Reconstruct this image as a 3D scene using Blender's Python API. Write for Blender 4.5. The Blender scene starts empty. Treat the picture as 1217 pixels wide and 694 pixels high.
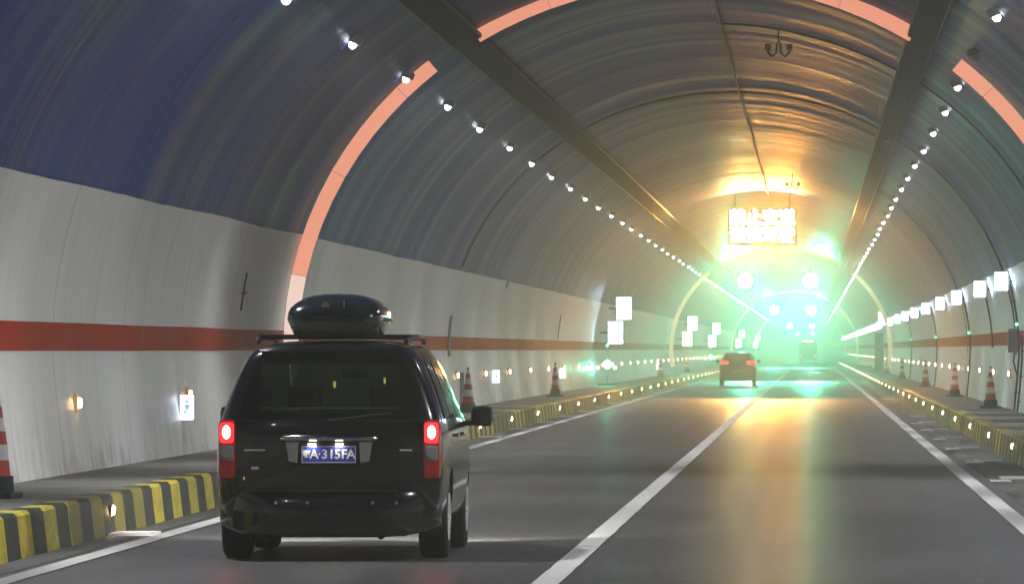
import bpy, bmesh, math, random
from mathutils import Vector, noise, Matrix
from mathutils.bvhtree import BVHTree
random.seed(7)
S = bpy.context.scene
C = bpy.data.collections.new("tunnel"); S.collection.children.link(C)
R = math.radians
CAMZ = 1.7
FPX = 8700.0

# ------------------------------------------------------------------ materials
def mat(name, col, rough=0.5, metal=0.0, emit=None, es=0.0, var=0.0, scale=3.0, bump=0.0, bscale=20.0, spec=0.5, coat=0.0):
    m = bpy.data.materials.new(name); m.use_nodes = True
    nt = m.node_tree; b = nt.nodes['Principled BSDF']
    b.inputs['Base Color'].default_value = (*col, 1)
    b.inputs['Roughness'].default_value = rough
    b.inputs['Metallic'].default_value = metal
    b.inputs['Specular IOR Level'].default_value = spec
    b.inputs['Coat Weight'].default_value = coat
    if emit:
        b.inputs['Emission Color'].default_value = (*emit, 1)
        b.inputs['Emission Strength'].default_value = es
    if var or bump:
        tc = nt.nodes.new('ShaderNodeNewGeometry')
        nz = nt.nodes.new('ShaderNodeTexNoise'); nz.inputs['Scale'].default_value = scale; nz.inputs['Detail'].default_value = 5
        nt.links.new(tc.outputs['Position'], nz.inputs['Vector'])
        if var:
            mx = nt.nodes.new('ShaderNodeMix'); mx.data_type = 'RGBA'
            mx.inputs[6].default_value = (*[c*(1-var) for c in col], 1)
            mx.inputs[7].default_value = (*[min(1, c*(1+var)) for c in col], 1)
            nt.links.new(nz.outputs['Fac'], mx.inputs[0]); nt.links.new(mx.outputs[2], b.inputs['Base Color'])
        if bump:
            n2 = nt.nodes.new('ShaderNodeTexNoise'); n2.inputs['Scale'].default_value = bscale; n2.inputs['Detail'].default_value = 3
            nt.links.new(tc.outputs['Position'], n2.inputs['Vector'])
            bp = nt.nodes.new('ShaderNodeBump'); bp.inputs['Strength'].default_value = 1; bp.inputs['Distance'].default_value = bump
            nt.links.new(n2.outputs['Fac'], bp.inputs['Height']); nt.links.new(bp.outputs['Normal'], b.inputs['Normal'])
    return m

class N:
    """small node-graph helper"""
    def __init__(s, m): s.nt = m.node_tree; s.b = s.nt.nodes['Principled BSDF']; s.m = m
    def new(s, t, **kw):
        n = s.nt.nodes.new(t)
        for k, v in kw.items(): setattr(n, k, v)
        return n
    def link(s, a, b): s.nt.links.new(a, b)
    def math(s, op, a, b=None, clamp=False):
        n = s.new('ShaderNodeMath', operation=op); n.use_clamp = clamp
        for i, v in enumerate((a, b)):
            if v is None: continue
            if isinstance(v, (int, float)): n.inputs[i].default_value = v
            else: s.link(v, n.inputs[i])
        return n.outputs[0]
    def noise(s, vec, scale, detail=4, rough=.5):
        n = s.new('ShaderNodeTexNoise'); n.inputs['Scale'].default_value = scale; n.inputs['Detail'].default_value = detail; n.inputs['Roughness'].default_value = rough
        s.link(vec, n.inputs['Vector']); return n.outputs['Fac']
    def scalev(s, vec, xyz):
        n = s.new('ShaderNodeVectorMath', operation='MULTIPLY'); n.inputs[1].default_value = xyz
        s.link(vec, n.inputs[0]); return n.outputs[0]
    def mix(s, f, a, b):
        n = s.new('ShaderNodeMix', data_type='RGBA')
        if isinstance(f, (int, float)): n.inputs[0].default_value = f
        else: s.link(f, n.inputs[0])
        for i, v in ((6, a), (7, b)):
            if isinstance(v, tuple): n.inputs[i].default_value = (*v, 1)
            else: s.link(v, n.inputs[i])
        return n.outputs[2]
    def ramp(s, f, lo, hi, a=0.0, b=1.0):
        n = s.new('ShaderNodeMapRange'); s.link(f, n.inputs[0])
        for i, v in enumerate((lo, hi, a, b)): n.inputs[i+1].default_value = v
        return n.outputs[0]
    def bump(s, h, dist, st=1.0):
        n = s.new('ShaderNodeBump'); n.inputs['Distance'].default_value = dist; n.inputs['Strength'].default_value = st
        s.link(h, n.inputs['Height']); s.link(n.outputs['Normal'], s.b.inputs['Normal'])

def base(name, rough=.5):
    m = bpy.data.materials.new(name); m.use_nodes = True
    g = N(m); g.b.inputs['Roughness'].default_value = rough
    geo = g.new('ShaderNodeNewGeometry'); g.pos = geo.outputs['Position']
    sx = g.new('ShaderNodeSeparateXYZ'); g.link(g.pos, sx.inputs[0]); g.x, g.y, g.z = sx.outputs
    return g

# asphalt: worn, slightly polished wheel tracks, tar patches
g = base('asphalt')
big = g.noise(g.scalev(g.pos, (.35, .03, 1)), 1, 4)
trk = g.noise(g.scalev(g.pos, (1.3, .004, 1)), 1, 3)
fine = g.noise(g.scalev(g.pos, (14, 2.2, 1)), 1, 6, .75)
pat = g.ramp(g.noise(g.scalev(g.pos, (.1, .035, 1)), 1, 2), .5, .62)
c = g.mix(g.ramp(big, .3, .7), (.036, .035, .036), (.095, .091, .090))
c = g.mix(g.math('MULTIPLY', pat, .45), c, (.022, .021, .021))
c = g.mix(g.math('MULTIPLY', g.ramp(fine, .42, .66), .75), c, (.15, .145, .14))
g.link(c, g.b.inputs['Base Color'])
g.link(g.ramp(g.math('ADD', trk, g.math('MULTIPLY', big, .5)), .5, 1.0, .31, .45), g.b.inputs['Roughness'])
g.b.inputs['Specular IOR Level'].default_value = .35
g.bump(g.noise(g.pos, 26, 3), .004, .5)
M_ASPH = g.m

g = base('gutter_concrete')
n1 = g.noise(g.scalev(g.pos, (3, .2, 1)), 1, 4); n2 = g.noise(g.pos, 14, 3)
c = g.mix(g.ramp(n1, .3, .7), (.05, .048, .043), (.13, .125, .11))
jy = g.math('LESS_THAN', g.math('FRACT', g.math('DIVIDE', g.y, 3.7)), .012)
c = g.mix(jy, c, (.02, .02, .02))
g.link(c, g.b.inputs['Base Color']); g.b.inputs['Roughness'].default_value = .6; g.bump(n2, .006)
M_GUT = g.m

# enamelled white wall: panels, wash marks, streaks of dirt near the foot
def wallmat(name, a, b2, dirt, rough):
    g = base(name, rough)
    n1 = g.noise(g.scalev(g.pos, (1, .35, .25)), 1.6, 5, .6)
    n2 = g.noise(g.scalev(g.pos, (1, 1.5, .12)), 2.0, 4, .6)
    c = g.mix(g.ramp(n1, .3, .7), a, b2)
    low = g.ramp(g.z, .35, 1.3, 1, 0)
    c = g.mix(g.math('MULTIPLY', g.ramp(n2, .42, .7), g.math('ADD', g.math('MULTIPLY', low, .55), .18)), c, dirt)
    j = g.math('LESS_THAN', g.math('FRACT', g.math('DIVIDE', g.math('ADD', g.y, 1.2), 7.9)), .006)
    c = g.mix(g.math('MULTIPLY', j, .6), c, (.12, .11, .1))
    spl = g.math('MULTIPLY', g.ramp(g.noise(g.scalev(g.pos, (1, .9, 1.4)), 1.3, 6, .7), .50, .70), g.ramp(g.z, .37, 1.0, .8, 0))
    c = g.mix(spl, c, (.20, .18, .155))
    run = g.math('MULTIPLY', g.ramp(g.noise(g.scalev(g.pos, (1, 1.1, .05)), 1.1, 3, .5), .60, .72), .16)
    c = g.mix(run, c, (.42, .40, .36))
    g.link(c, g.b.inputs['Base Color'])
    g.link(g.ramp(n1, .3, .7, rough-.06, rough+.1), g.b.inputs['Roughness'])
    g.bump(g.noise(g.scalev(g.pos, (1, .8, .5)), 3, 3), .012)
    g.b.inputs['Coat Weight'].default_value = .06; g.b.inputs['Coat Roughness'].default_value = .22
    return g.m
M_WALL = wallmat('white_wall_paint', (.74, .745, .74), (.82, .825, .82), (.50, .48, .44), .50)
M_BAND = wallmat('red_band_paint', (.36, .022, .010), (.44, .035, .016), (.20, .03, .02), .6)
M_BAND.node_tree.nodes['Principled BSDF'].inputs['Specular IOR Level'].default_value = .12; M_BAND.node_tree.nodes['Principled BSDF'].inputs['Coat Weight'].default_value = 0

# vault: dark blue-grey fireproof paint, satin, laid in rings with brushed ribs
g = base('vault_paint')
ring = g.noise(g.scalev(g.pos, (.05, .5, .05)), 1, 4, .6)
blot = g.noise(g.scalev(g.pos, (.4, .15, .4)), 1, 5, .6)
c = g.mix(g.ramp(ring, .35, .65), (.001, .022, .20), (.004, .045, .30))
c = g.mix(g.math('MULTIPLY', g.ramp(blot, .5, .75), .6), c, (.018, .06, .26))
jv = g.math('LESS_THAN', g.math('FRACT', g.math('DIVIDE', g.y, 11.9)), .008)
c = g.mix(jv, c, (.01, .01, .015))
g.link(c, g.b.inputs['Base Color'])
g.link(g.ramp(ring, .35, .7, .32, .58), g.b.inputs['Roughness']); g.b.inputs['Specular IOR Level'].default_value = .05; g.b.inputs['Coat Weight'].default_value = .03; g.b.inputs['Coat Roughness'].default_value = .30
g.bump(g.noise(g.scalev(g.pos, (.25, 2.2, .25)), 1, 4, .6), .035)
M_VAULT = g.m

# kerb face paint: one metre yellow, one metre black, some blocks dirty
def kerbmat(name, y0, faded):
    g = base(name, .55)
    f = g.math('FRACT', g.math('DIVIDE', g.math('SUBTRACT', g.y, y0), 2.03))
    isy = g.math('LESS_THAN', f, .5)
    blk = g.math('FLOOR', g.math('DIVIDE', g.math('SUBTRACT', g.y, y0), 2.03))
    wn = g.new('ShaderNodeTexWhiteNoise', noise_dimensions='1D'); g.link(blk, wn.inputs['W'])
    yel = g.mix(g.math('MULTIPLY', wn.outputs['Value'], .5), (.72, .58, .04), (.52, .44, .07))
    dirty = g.math('MULTIPLY', g.math('GREATER_THAN', g.math('SUBTRACT', g.noise(g.scalev(g.pos, (.2, .12, .2)), 1, 2), faded), .52), .75)
    yel = g.mix(dirty, yel, (.14, .13, .05))
    c = g.mix(isy, (.035, .04, .035), yel)
    sm = g.noise(g.scalev(g.pos, (1, 1.5, 5)), 1.5, 5, .65)
    c = g.mix(g.math('MULTIPLY', g.ramp(sm, .45, .75), .6), c, (.11, .10, .075))
    g.link(c, g.b.inputs['Base Color']); g.bump(g.noise(g.pos, 18, 3), .006)
    return g.m
M_KERB_L = kerbmat('kerb_paint_fresh', .42, .0)
M_KERB_R = kerbmat('kerb_paint_faded', .1, .03)
M_CONC = mat('walkway_concrete', (.17, .165, .15), .75, var=.35, scale=1.2, bump=.01, bscale=9)
M_LINE = mat('road_paint', (.62, .61, .58), .55, var=.22, scale=5, bump=.004, bscale=60)
M_TRAY = mat('tray_steel', (.003, .007, .045), .9, 0, var=.3, scale=1.5)
M_TRAYE = mat('tray_lip', (.05, .06, .09), .5, .2)
M_DARK = mat('dark_metal', (.02, .02, .022), .45, .3, var=.2)
M_GREY = mat('grey_enamel', (.28, .29, .31), .5, .1, var=.15)
M_STEEL = mat('galvanised_steel', (.72, .72, .70), .4, .25, var=.2, scale=8)
M_CABLE = mat('black_cable', (.012, .012, .014), .5)
M_RUB = mat('rubber', (.012, .012, .012), .75, var=.2, scale=30)
M_ORANGE = mat('cone_red', (.55, .06, .03), .45, var=.2, scale=9)
M_WHITE = mat('cone_white', (.75, .74, .70), .4, var=.12, scale=9)
M_CBLK = mat('cone_black', (.02, .03, .025), .6)
M_PAINT = mat('minivan_paint', (.006, .0045, .007), .18, .0, coat=.7, spec=.4)
M_PAINT2 = mat('sedan_paint', (.035, .035, .028), .35, .2, coat=.6)
M_GLASS = mat('dark_glass', (.004, .005, .006), .06, 0, spec=.7, coat=.5)
gg = M_GLASS.copy(); gg.name = 'tinted_glass'; M_TINT = gg
nt_ = gg.node_tree; tr_ = nt_.nodes.new('ShaderNodeBsdfTransparent'); tr_.inputs[0].default_value = (.22, .28, .21, 1)
mx_ = nt_.nodes.new('ShaderNodeMixShader'); mx_.inputs[0].default_value = .5
nt_.links.new(tr_.outputs[0], mx_.inputs[1]); nt_.links.new(nt_.nodes['Principled BSDF'].outputs[0], mx_.inputs[2]); nt_.links.new(mx_.outputs[0], nt_.nodes['Material Output'].inputs[0])
M_CHROME = mat('chrome', (.55, .55, .55), .12, 1.0)
M_PLAST = mat('black_plastic', (.012, .012, .013), .38, var=.2, scale=20)
M_BOXP = mat('gloss_black_plastic', (.008, .010, .016), .14, coat=.8)
M_TAIL = mat('tail_lens_red', (.32, .012, .008), .15, coat=.8, emit=(1, .03, .01), es=.03)
M_TAILC = mat('tail_lens_clear', (.28, .25, .24), .12, coat=.8)
M_TLIT = mat('tail_lamp_lit', (.3, .01, .01), .3, emit=(1, .018, .022), es=3.2)
M_TCORE = mat('tail_lamp_core', (.3, .1, .1), .3, emit=(1, .42, .38), es=9)
M_PLATE = mat('plate_blue', (.045, .07, .42), .4, var=.1, scale=20)
M_PTXT = mat('plate_white', (.85, .86, .88), .4)
M_PLAMP = mat('plate_lamp', (.9, .8, .6), .3, emit=(1, .85, .6), es=30)
def em(name, col, s, samp=False):
    m = mat(name, tuple(c*.25 for c in col), .4, emit=col, es=s)
    if not samp: m.cycles.emission_sampling = 'NONE'
    return m
M_LENS = em('white_led', (.9, .95, 1), 16)
M_LENSO = mat('unlit_lens', (.05, .05, .055), .25)
M_AMBER = em('amber_led', (1, .62, .28), 32)
M_AMBERW = em('warm_led', (1, .80, .55), 20)
M_AMBH = mat('amber_housing', (.55, .33, .12), .4, emit=(1, .5, .12), es=.12)
M_PANEL = em('panel_led', (.62, .80, 1), 42, True)
M_PANELS = em('small_panel_led', (.6, .9, .9), 5)
M_PANELL = em('wide_panel_led', (.62, .85, 1), 16, True)
M_MARK = mat('pale_grey_mark', (.3, .33, .38), .5, emit=(.75, .85, 1), es=.75)
M_GREEN = em('green_led', (.12, 1, .55), 60)
M_GREENS = em('green_led_small', (.1, 1, .45), 8)
M_SIGNAL = em('signal_led', (.4, 1, .75), 350)
M_TEXT = em('message_led', (1, .74, .36), 130)
M_EXIT = em('exit_panel', (.75, .85, 1), 6)
M_EXITF = em('exit_mark', (.45, .70, .85), .8)
M_RINGC = em('coral_contour_strip', (1, .38, .24), .95)
M_RINGW = em('pale_contour_strip', (1, .74, .62), .95)
M_RINGF = em('cream_contour_strip', (1, .80, .52), .62)
M_RED = em('red_led', (1, .004, .002), 14)
M_HEAD = em('headlamp', (1, .96, .88), 8)

# ------------------------------------------------------------------ helpers
def tag(o, label=None, cat=None, group=None, kind=None):
    if label: o['label'] = label
    if cat: o['category'] = cat
    if group: o['group'] = group
    if kind: o['kind'] = kind
    return o
def empty(name, loc, rz=0, parent=None):
    o = bpy.data.objects.new(name, None); C.objects.link(o); o.location = loc; o.rotation_euler.z = rz
    o.empty_display_size = .2
    if parent: o.parent = parent
    return o
def obj(name, bm, m, parent=None, smooth=None, loc=None):
    me = bpy.data.meshes.new(name)
    bmesh.ops.recalc_face_normals(bm, faces=bm.faces) if smooth != 'raw' else None
    bm.to_mesh(me); bm.free()
    for mm in (m if isinstance(m, (list, tuple)) else [m]): me.materials.append(mm)
    o = bpy.data.objects.new(name, me); C.objects.link(o)
    if smooth:
        me.polygons.foreach_set('use_smooth', [True]*len(me.polygons))
        if smooth != 'raw': me.set_sharp_from_angle(angle=R(38))
    if parent: o.parent = parent
    if loc: o.location = loc
    return o
def copy_tree(o, parent=None):
    c = o.copy(); C.objects.link(c); c.parent = parent
    for ch in o.children: copy_tree(ch, c)
    return c
def box(bm, x0, x1, y0, y1, z0, z1, bev=0.0, mi=0):
    vs = [bm.verts.new((x, y, z)) for x in (x0, x1) for y in (y0, y1) for z in (z0, z1)]
    idx = [(0,1,3,2), (4,6,7,5), (0,4,5,1), (2,3,7,6), (0,2,6,4), (1,5,7,3)]
    fs = [bm.faces.new([vs[i] for i in f]) for f in idx]
    for f in fs: f.material_index = mi
    if bev > 0:
        es = list({e for f in fs for e in f.edges})
        bmesh.ops.bevel(bm, geom=es, offset=bev, segments=2, affect='EDGES', profile=.6)
    return bm
def B(*a, **k): return box(bmesh.new(), *a, **k)
def tube(bm, pts, r, n=8):
    rings = []
    pts = [Vector(p) for p in pts]
    for i, p in enumerate(pts):
        t = (pts[min(i+1, len(pts)-1)] - pts[max(i-1, 0)]).normalized()
        u = t.orthogonal().normalized() if i == 0 else (u - t*u.dot(t)).normalized()
        v = t.cross(u)
        rr = r[i] if isinstance(r, (list, tuple)) else r
        rings.append([bm.verts.new(p + (u*math.cos(a)+v*math.sin(a))*rr) for a in [2*math.pi*k/n for k in range(n)]])
    for a, b in zip(rings, rings[1:]):
        for k in range(n): bm.faces.new((a[k], a[(k+1) % n], b[(k+1) % n], b[k]))
    bm.faces.new(rings[0][::-1]); bm.faces.new(rings[-1])
    return bm
def disc(bm, c, r, y, n=20, th=.02):
    """short cylinder along Y, facing the -Y side"""
    tube(bm, [(c[0], y, c[1]), (c[0], y+th, c[1])], r, n); return bm
def lathe(bm, prof, n=16, mi=None):
    rings = [[bm.verts.new((r*math.cos(2*math.pi*k/n), r*math.sin(2*math.pi*k/n), z)) for k in range(n)] for r, z in prof]
    for j, (a, b) in enumerate(zip(rings, rings[1:])):
        for k in range(n):
            f = bm.faces.new((a[k], a[(k+1) % n], b[(k+1) % n], b[k]))
            if mi: f.material_index = mi[j]
    bm.faces.new(rings[0][::-1]); bm.faces.new(rings[-1])
    return bm
ORD = ['first', 'second', 'third', 'fourth', 'fifth', 'sixth', 'seventh', 'eighth', 'ninth', 'tenth', 'eleventh', 'twelfth',
       'thirteenth', 'fourteenth', 'fifteenth', 'sixteenth', 'seventeenth', 'eighteenth', 'nineteenth', 'twentieth']

# ------------------------------------------------------------------ tunnel section
CX, A, BZ = -1.8, 6.35, 5.75      # centre line, half width, height of the crown above z=1.7
Y0, Y1 = -60.0, 2300.0
TH0 = math.asin(1.74/BZ)
def steps():
    y = Y0; out = []
    while y < Y1:
        out.append(y)
        y += 2.5 if y < 45 else .7 if y < 330 else (1.4 if y < 700 else (4 if y < 1200 else 20))
    return out + [Y1]
YS = steps()
def h1(k, s=0): return random.Random(k*7919+s).uniform(-1, 1)
def dv(y, th):
    """unevenness of the vault lining"""
    k = int(y//11.9); f = (y % 11.9)/11.9
    d = .012*h1(k) + .02*(f-.5)*h1(k, 3)
    d += .014*noise.noise(Vector((y*.38, th*.8, 0))) + .010*noise.noise(Vector((y*1.1, th*1.6, 5)))
    d += .03*noise.noise(Vector((y*.05, th*1.2, 9)))
    for c in (int(y//6.3)-1, int(y//6.3), int(y//6.3)+1):
        yc = 6.3*(c+.5+.4*h1(c, 5)); w = .5+.25*h1(c, 6)
        d -= .045*max(0, h1(c, 7)+.35)*max(0, .5+noise.noise(Vector((c*3.1, th*1.3, 2))))*math.exp(-((y-yc)/w)**2)
    return d
def ell(th, y, off=0, disp=True):
    d = (dv(y, th) if disp else 0) - off
    return (CX + (A+d)*math.cos(th), 1.7 + (BZ+d)*math.sin(th))

def struct(name, bm, m, parent=None, smooth=None, label=None):
    o = obj(name, bm, m, parent, smooth)
    if not parent: o['kind'] = 'structure'
    return o

bm = bmesh.new(); NT = 40
rows = []
for y in YS:
    row = []
    for i in range(NT+1):
        th = TH0-.03 + (math.pi-2*(TH0-.03))*i/NT
        x, z = ell(th, y); row.append(bm.verts.new((x, y, z)))
    rows.append(row)
for a, b in zip(rows, rows[1:]):
    for i in range(NT): bm.faces.new((a[i], a[i+1], b[i+1], b[i]))
struct('tunnel_vault', bm, M_VAULT, smooth=True)

FOOT = {-1: -7.95, 1: 4.40}
def wx(side, z, y):
    """inner face of the side wall"""
    h = z-1.7
    if h > 0: x = CX + side*(A-.05)*math.sqrt(1-(h/BZ)**2)
    else: x = CX + side*(A-.05) + (FOOT[side]-(CX+side*(A-.05)))*(h/-1.32)**1.4
    d = .007*noise.noise(Vector((y*.3, z*.6, 3*side))) + .006*noise.noise(Vector((y*.9, z*1.2, 7*side))) + .008*noise.noise(Vector((y*.06, z*.5, 11)))
    return x - side*d
def wallmesh(side, z0, z1, nz, off, wav=0):
    bm = bmesh.new(); rows = []
    for y in YS:
        t = z1 + wav*(.6*noise.noise(Vector((y*.12, side*9, 0)))+.4*noise.noise(Vector((y*.5, side*5, 0))))
        row = [bm.verts.new((wx(side, z0+(t-z0)*i/nz, y)-side*off, y, z0+(t-z0)*i/nz)) for i in range(nz+1)]
        if off == 0: row.append(bm.verts.new((row[-1].co.x+side*.12, y, t+.005)))
        rows.append(row)
    for a, b in zip(rows, rows[1:]):
        for i in range(len(a)-1): bm.faces.new((a[i], a[i+1], b[i+1], b[i]))
    return bm
for side, nm, zb in ((-1, 'wall_left', (1.69, 1.99)), (1, 'wall_right', (1.80, 2.11))):
    w = struct(nm, wallmesh(side, .37, 3.45, 14, 0, .03), M_WALL, smooth=True)
    obj('painted_band', wallmesh(side, zb[0], zb[1], 2, .012, .012), M_BAND, w, True)

# floor of the tunnel
def strip(x0, x1, z, y0=Y0, y1=Y1, wob=0, step=None):
    bm = bmesh.new(); prev = None
    ys = [y0, y1] if not step else [y0+step*i for i in range(int((min(y1, 700)-y0)/step)+1)]+[y1]
    for y in ys:
        w = wob*noise.noise(Vector((y*.8, x0, 0))); w2 = wob*noise.noise(Vector((y*.8, x1+5, 0)))
        cur = (bm.verts.new((x0+w, y, z)), bm.verts.new((x1+w2, y, z)))
        if prev: bm.faces.new((prev[0], prev[1], cur[1], cur[0]))
        prev = cur
    return bm
struct('road', strip(-9, 6, 0), M_ASPH)
struct('gutter_left', strip(-6.42, -6.12, .004, wob=.012, step=1.3), M_GUT)
struct('gutter_right', strip(2.28, 3.02, .004, wob=.012, step=1.3), M_GUT)
struct('edge_line_left', strip(-6.02, -5.83, .008, wob=.012, step=.8), M_LINE)
struct('edge_line_right', strip(1.93, 2.13, .008, wob=.012, step=.8), M_LINE)
struct('lane_line', strip(-2.04, -1.84, .008, wob=.012, step=.8), M_LINE)
def kerb(side, xf, xt, xb, h):
    bm = bmesh.new(); prev = None
    y = Y0
    while y < Y1+1:
        w = .010*noise.noise(Vector((y*.3, side, 0)))
        pts = [(xf+w, -.05), (xt-side*-.0+w, h-.03), (xt+side*.03+w, h), (xb, h)]
        cur = [bm.verts.new((px, y, pz)) for px, pz in pts]
        if prev:
            for i in range(3): bm.faces.new((prev[i], prev[i+1], cur[i+1], cur[i]))
        prev = cur; y += 2.0 if y < 400 else 50
    return bm
struct('kerb_left', kerb(-1, -6.42, -6.465, -6.68, .375), M_KERB_L)
struct('kerb_right', kerb(1, 3.03, 3.075, 3.30, .375), M_KERB_R)
struct('walkway_left', strip(-8.1, -6.66, .372), M_CONC)
struct('walkway_right', strip(3.28, 4.6, .372), M_CONC)

# ------------------------------------------------------------------ contour rings
def arc_band(th0, th1, y, a0, a1, dep, m, parent, zlim=None):
    bm = bmesh.new(); n = max(2, int(abs(th1-th0)/.06)); prev = None
    for i in range(n+1):
        th = th0+(th1-th0)*i/n; c, s = math.cos(th), math.sin(th)
        p = [(CX+a*c, yy, 1.7+(a-.48)*s) for a, yy in ((a0, y), (a1, y), (a1, y+dep), (a0, y+dep))]
        cur = [bm.verts.new(v) for v in p]
        if prev:
            for k in range(4): bm.faces.new((prev[k], prev[(k+1) % 4], cur[(k+1) % 4], cur[k]))
        else: bm.faces.new(cur[::-1])
        prev = cur
    bm.faces.new(prev)
    return obj('strip_segment', bm, m, parent)
def ring(y, mt, mb, label, gap=True):
    e = empty('light_arch', (CX, y, 0)); tag(e, label, 'light arch', 'lit arches round the tunnel lining')
    lim = [-.17, .235, .55, .80, .945]
    right = []
    segs = [(-.17, .20, 'b'), (.2012, .49, 't'), (.4912, .76, 't'), (.7612, .866, 't'), (1.0, 1.20, 't'), (1.2012, 1.5706, 't')]
    for t0, t1, kk in segs:
        for flip in (0, 1):
            a, b = (t0, t1) if not flip else (math.pi-t1, math.pi-t0)
            m = mb if (kk == 'b') else mt
            o = arc_band(a, b, y, 6.05, 6.275, .045, m, e)
            o.location = (-CX, -y, 0)
    return e
ring(111.5, M_RINGC, M_RINGW, 'large coral arch of light strips closest to the camera')
ring(412, M_RINGF, M_RINGF, 'cream arch framing the two big green signals')
ring(715, M_RINGF, M_RINGF, 'pale thin arch just behind the big green signals')
ring(1018, M_RINGF, M_RINGF, 'smallest faint arch deep in the green haze')

# ------------------------------------------------------------------ cable trays on the vault
def tray(xr, label):
    e = empty('cable_tray', (CX+xr, Y0, 6.0)); tag(e, label, 'cable tray', 'cable trays under the vault')
    zz = 1.7 + (BZ)*math.sqrt(1-((abs(xr))/A)**2)
    s = 1 if xr > 0 else -1
    # section tilted with the lining
    nx, nz = -s*.5, -.86; tx, tz = .86, -s*.5
    def pt(u, v): return (CX+xr+tx*u+nx*v, zz+tz*u+nz*v)
    bm = bmesh.new()
    prof = [pt(-.20, .03), pt(-.20, .16), pt(.20, .16), pt(.20, .03)]
    for k in range(3):
        a, b = prof[k], prof[k+1]
        vs = [bm.verts.new(p) for p in ((a[0], Y0, a[1]), (b[0], Y0, b[1]), (b[0], Y1, b[1]), (a[0], Y1, a[1]))]
        bm.faces.new(vs)
    o = obj('tray_body', bm, M_TRAY, e); o.location = -e.location
    for u in (-.21, .21):
        bm = bmesh.new(); a = pt(u, .13)
        box(bm, a[0]-.012, a[0]+.012, Y0, Y1, a[1]-.035, a[1]+.02)
        o = obj('tray_lip', bm, M_TRAYE, e); o.location = -e.location
    return e
tray(-3.5, 'dark steel cable tray along the vault on the minivan side')
tray(3.5, 'dark steel cable tray along the vault above the right walkway')

# ------------------------------------------------------------------ cables
def ring_cable(y, t0, t1, label, r=.022, off=.05, amp=.12):
    bm = bmesh.new(); pts = []
    n = 46
    for i in range(n+1):
        th = t0+(t1-t0)*i/n
        yy = y + amp*math.sin(th*5.0) + .25*noise.noise(Vector((th*3, y, 0)))
        x, z = ell(th, yy, off, False); pts.append((x, yy, z))
    o = obj('service_cable', tube(bm, pts, r, 6), M_CABLE, smooth=True); tag(o, label, 'cable', 'black cables clipped across the vault')
ring_cable(162, -.02, math.pi-.33, 'long black cable looped over the whole vault past the coral arch', .028)
ring_cable(128, .35, 1.55, 'thin black cable above the nearer hanging camera bracket', .02)
ring_cable(213, -.02, 1.0, 'thin black cable on the right vault between lit panels', .02)
bm = bmesh.new(); pts = []
for i in range(90):
    y = 60+i*3; x = -1.62+.05*noise.noise(Vector((y*.06, 0, 0)))
    pts.append((x, y, 1.7+BZ*math.sqrt(1-((x-CX)/A)**2)-.06-.02*abs(math.sin(y*.4))))
tag(obj('crown_cable', tube(bm, pts, .03, 6), M_CABLE, smooth=True), 'dark cable running lengthwise along the crown of the vault', 'cable')

# ------------------------------------------------------------------ vault lamps
def spot(name, loc, tgt, power, ang, col, parent, size=.08, blend=.6):
    l = bpy.data.lights.new(name, 'SPOT'); l.energy = power; l.color = col; l.spot_size = R(ang); l.spot_blend = blend; l.shadow_soft_size = size
    o = bpy.data.objects.new(name, l); C.objects.link(o); o.location = loc
    d = Vector(tgt)-Vector(loc); o.rotation_euler = d.to_track_quat('-Z', 'Y').to_euler()
    if parent: o.parent = parent
    return o
LAMP_P = 1550
def lamp_proto(side, lit=True):
    e = empty('vault_lamp', (0, 0, 0))
    # local frame: origin on the lining, body below it
    bm = B(-.10, .10, -.17, .17, -.09, .02, .015); obj('housing', bm, M_DARK if not lit else M_GREY, e)
    bm = bmesh.new(); bmesh.ops.create_uvsphere(bm, u_segments=14, v_segments=8, radius=.055, matrix=Matrix.Translation((0, 0, -.11))); obj('lens', bm, M_LENS if lit else M_LENSO, e, True)
    if lit:
        spot('lamp_beam', (-side*.02, 0, -.20), (-side*5.3, 0, -4.4), LAMP_P, 136, (.97, .98, 1), e, .08, 1.0)
    return e
def lamps():
    for side, x, z, ys, nm in ((-1, -6.12, 5.78, 85.4, 'left'), (1, 2.33, 5.78, 93.6, 'right')):
        zz = 1.7+BZ*math.sqrt(1-((x-CX)/A)**2)-.05
        pr = lamp_proto(side); used = False
        n0 = -12
        cnt = 0
        for k in range(n0, 100):
            y = ys+12.58*k
            if y < Y0+2: continue
            if y > 1250: break
            unlit = side > 0 and k == 1
            if unlit: o = lamp_proto(side, False)
            elif not used: o = pr; used = True
            else:
                o = copy_tree(pr)
            o.rotation_euler = (0, 0, 0)
            if y > 560:
                for ch in list(o.children):
                    if ch.type == 'LIGHT': bpy.data.objects.remove(ch)
            o.location = (x+.03*h1(k, 31+side), y+.2*h1(k, 37+side), zz+.02); o.rotation_euler = (R(3)*h1(k, 41), R(-side*20+4*h1(k, 43)), R(4)*h1(k, 47))
            vis = y > (86 if side < 0 else 93)-3
            if unlit: lab = 'dark unlit lamp box beside the right half of the coral arch'
            elif not vis: lab = 'white vault lamp on the %s row, out of view before the first visible one' % nm
            elif cnt < 16: lab = 'small white vault lamp, %s visible of the %s row from the camera' % (ORD[cnt], nm)
            else: lab = 'tiny white vault lamp in the merged far run of the %s row' % nm
            if vis and not unlit: cnt += 1
            tag(o, lab, 'lamp', 'white lamps along the %s side of the vault' % nm)
lamps()

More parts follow.
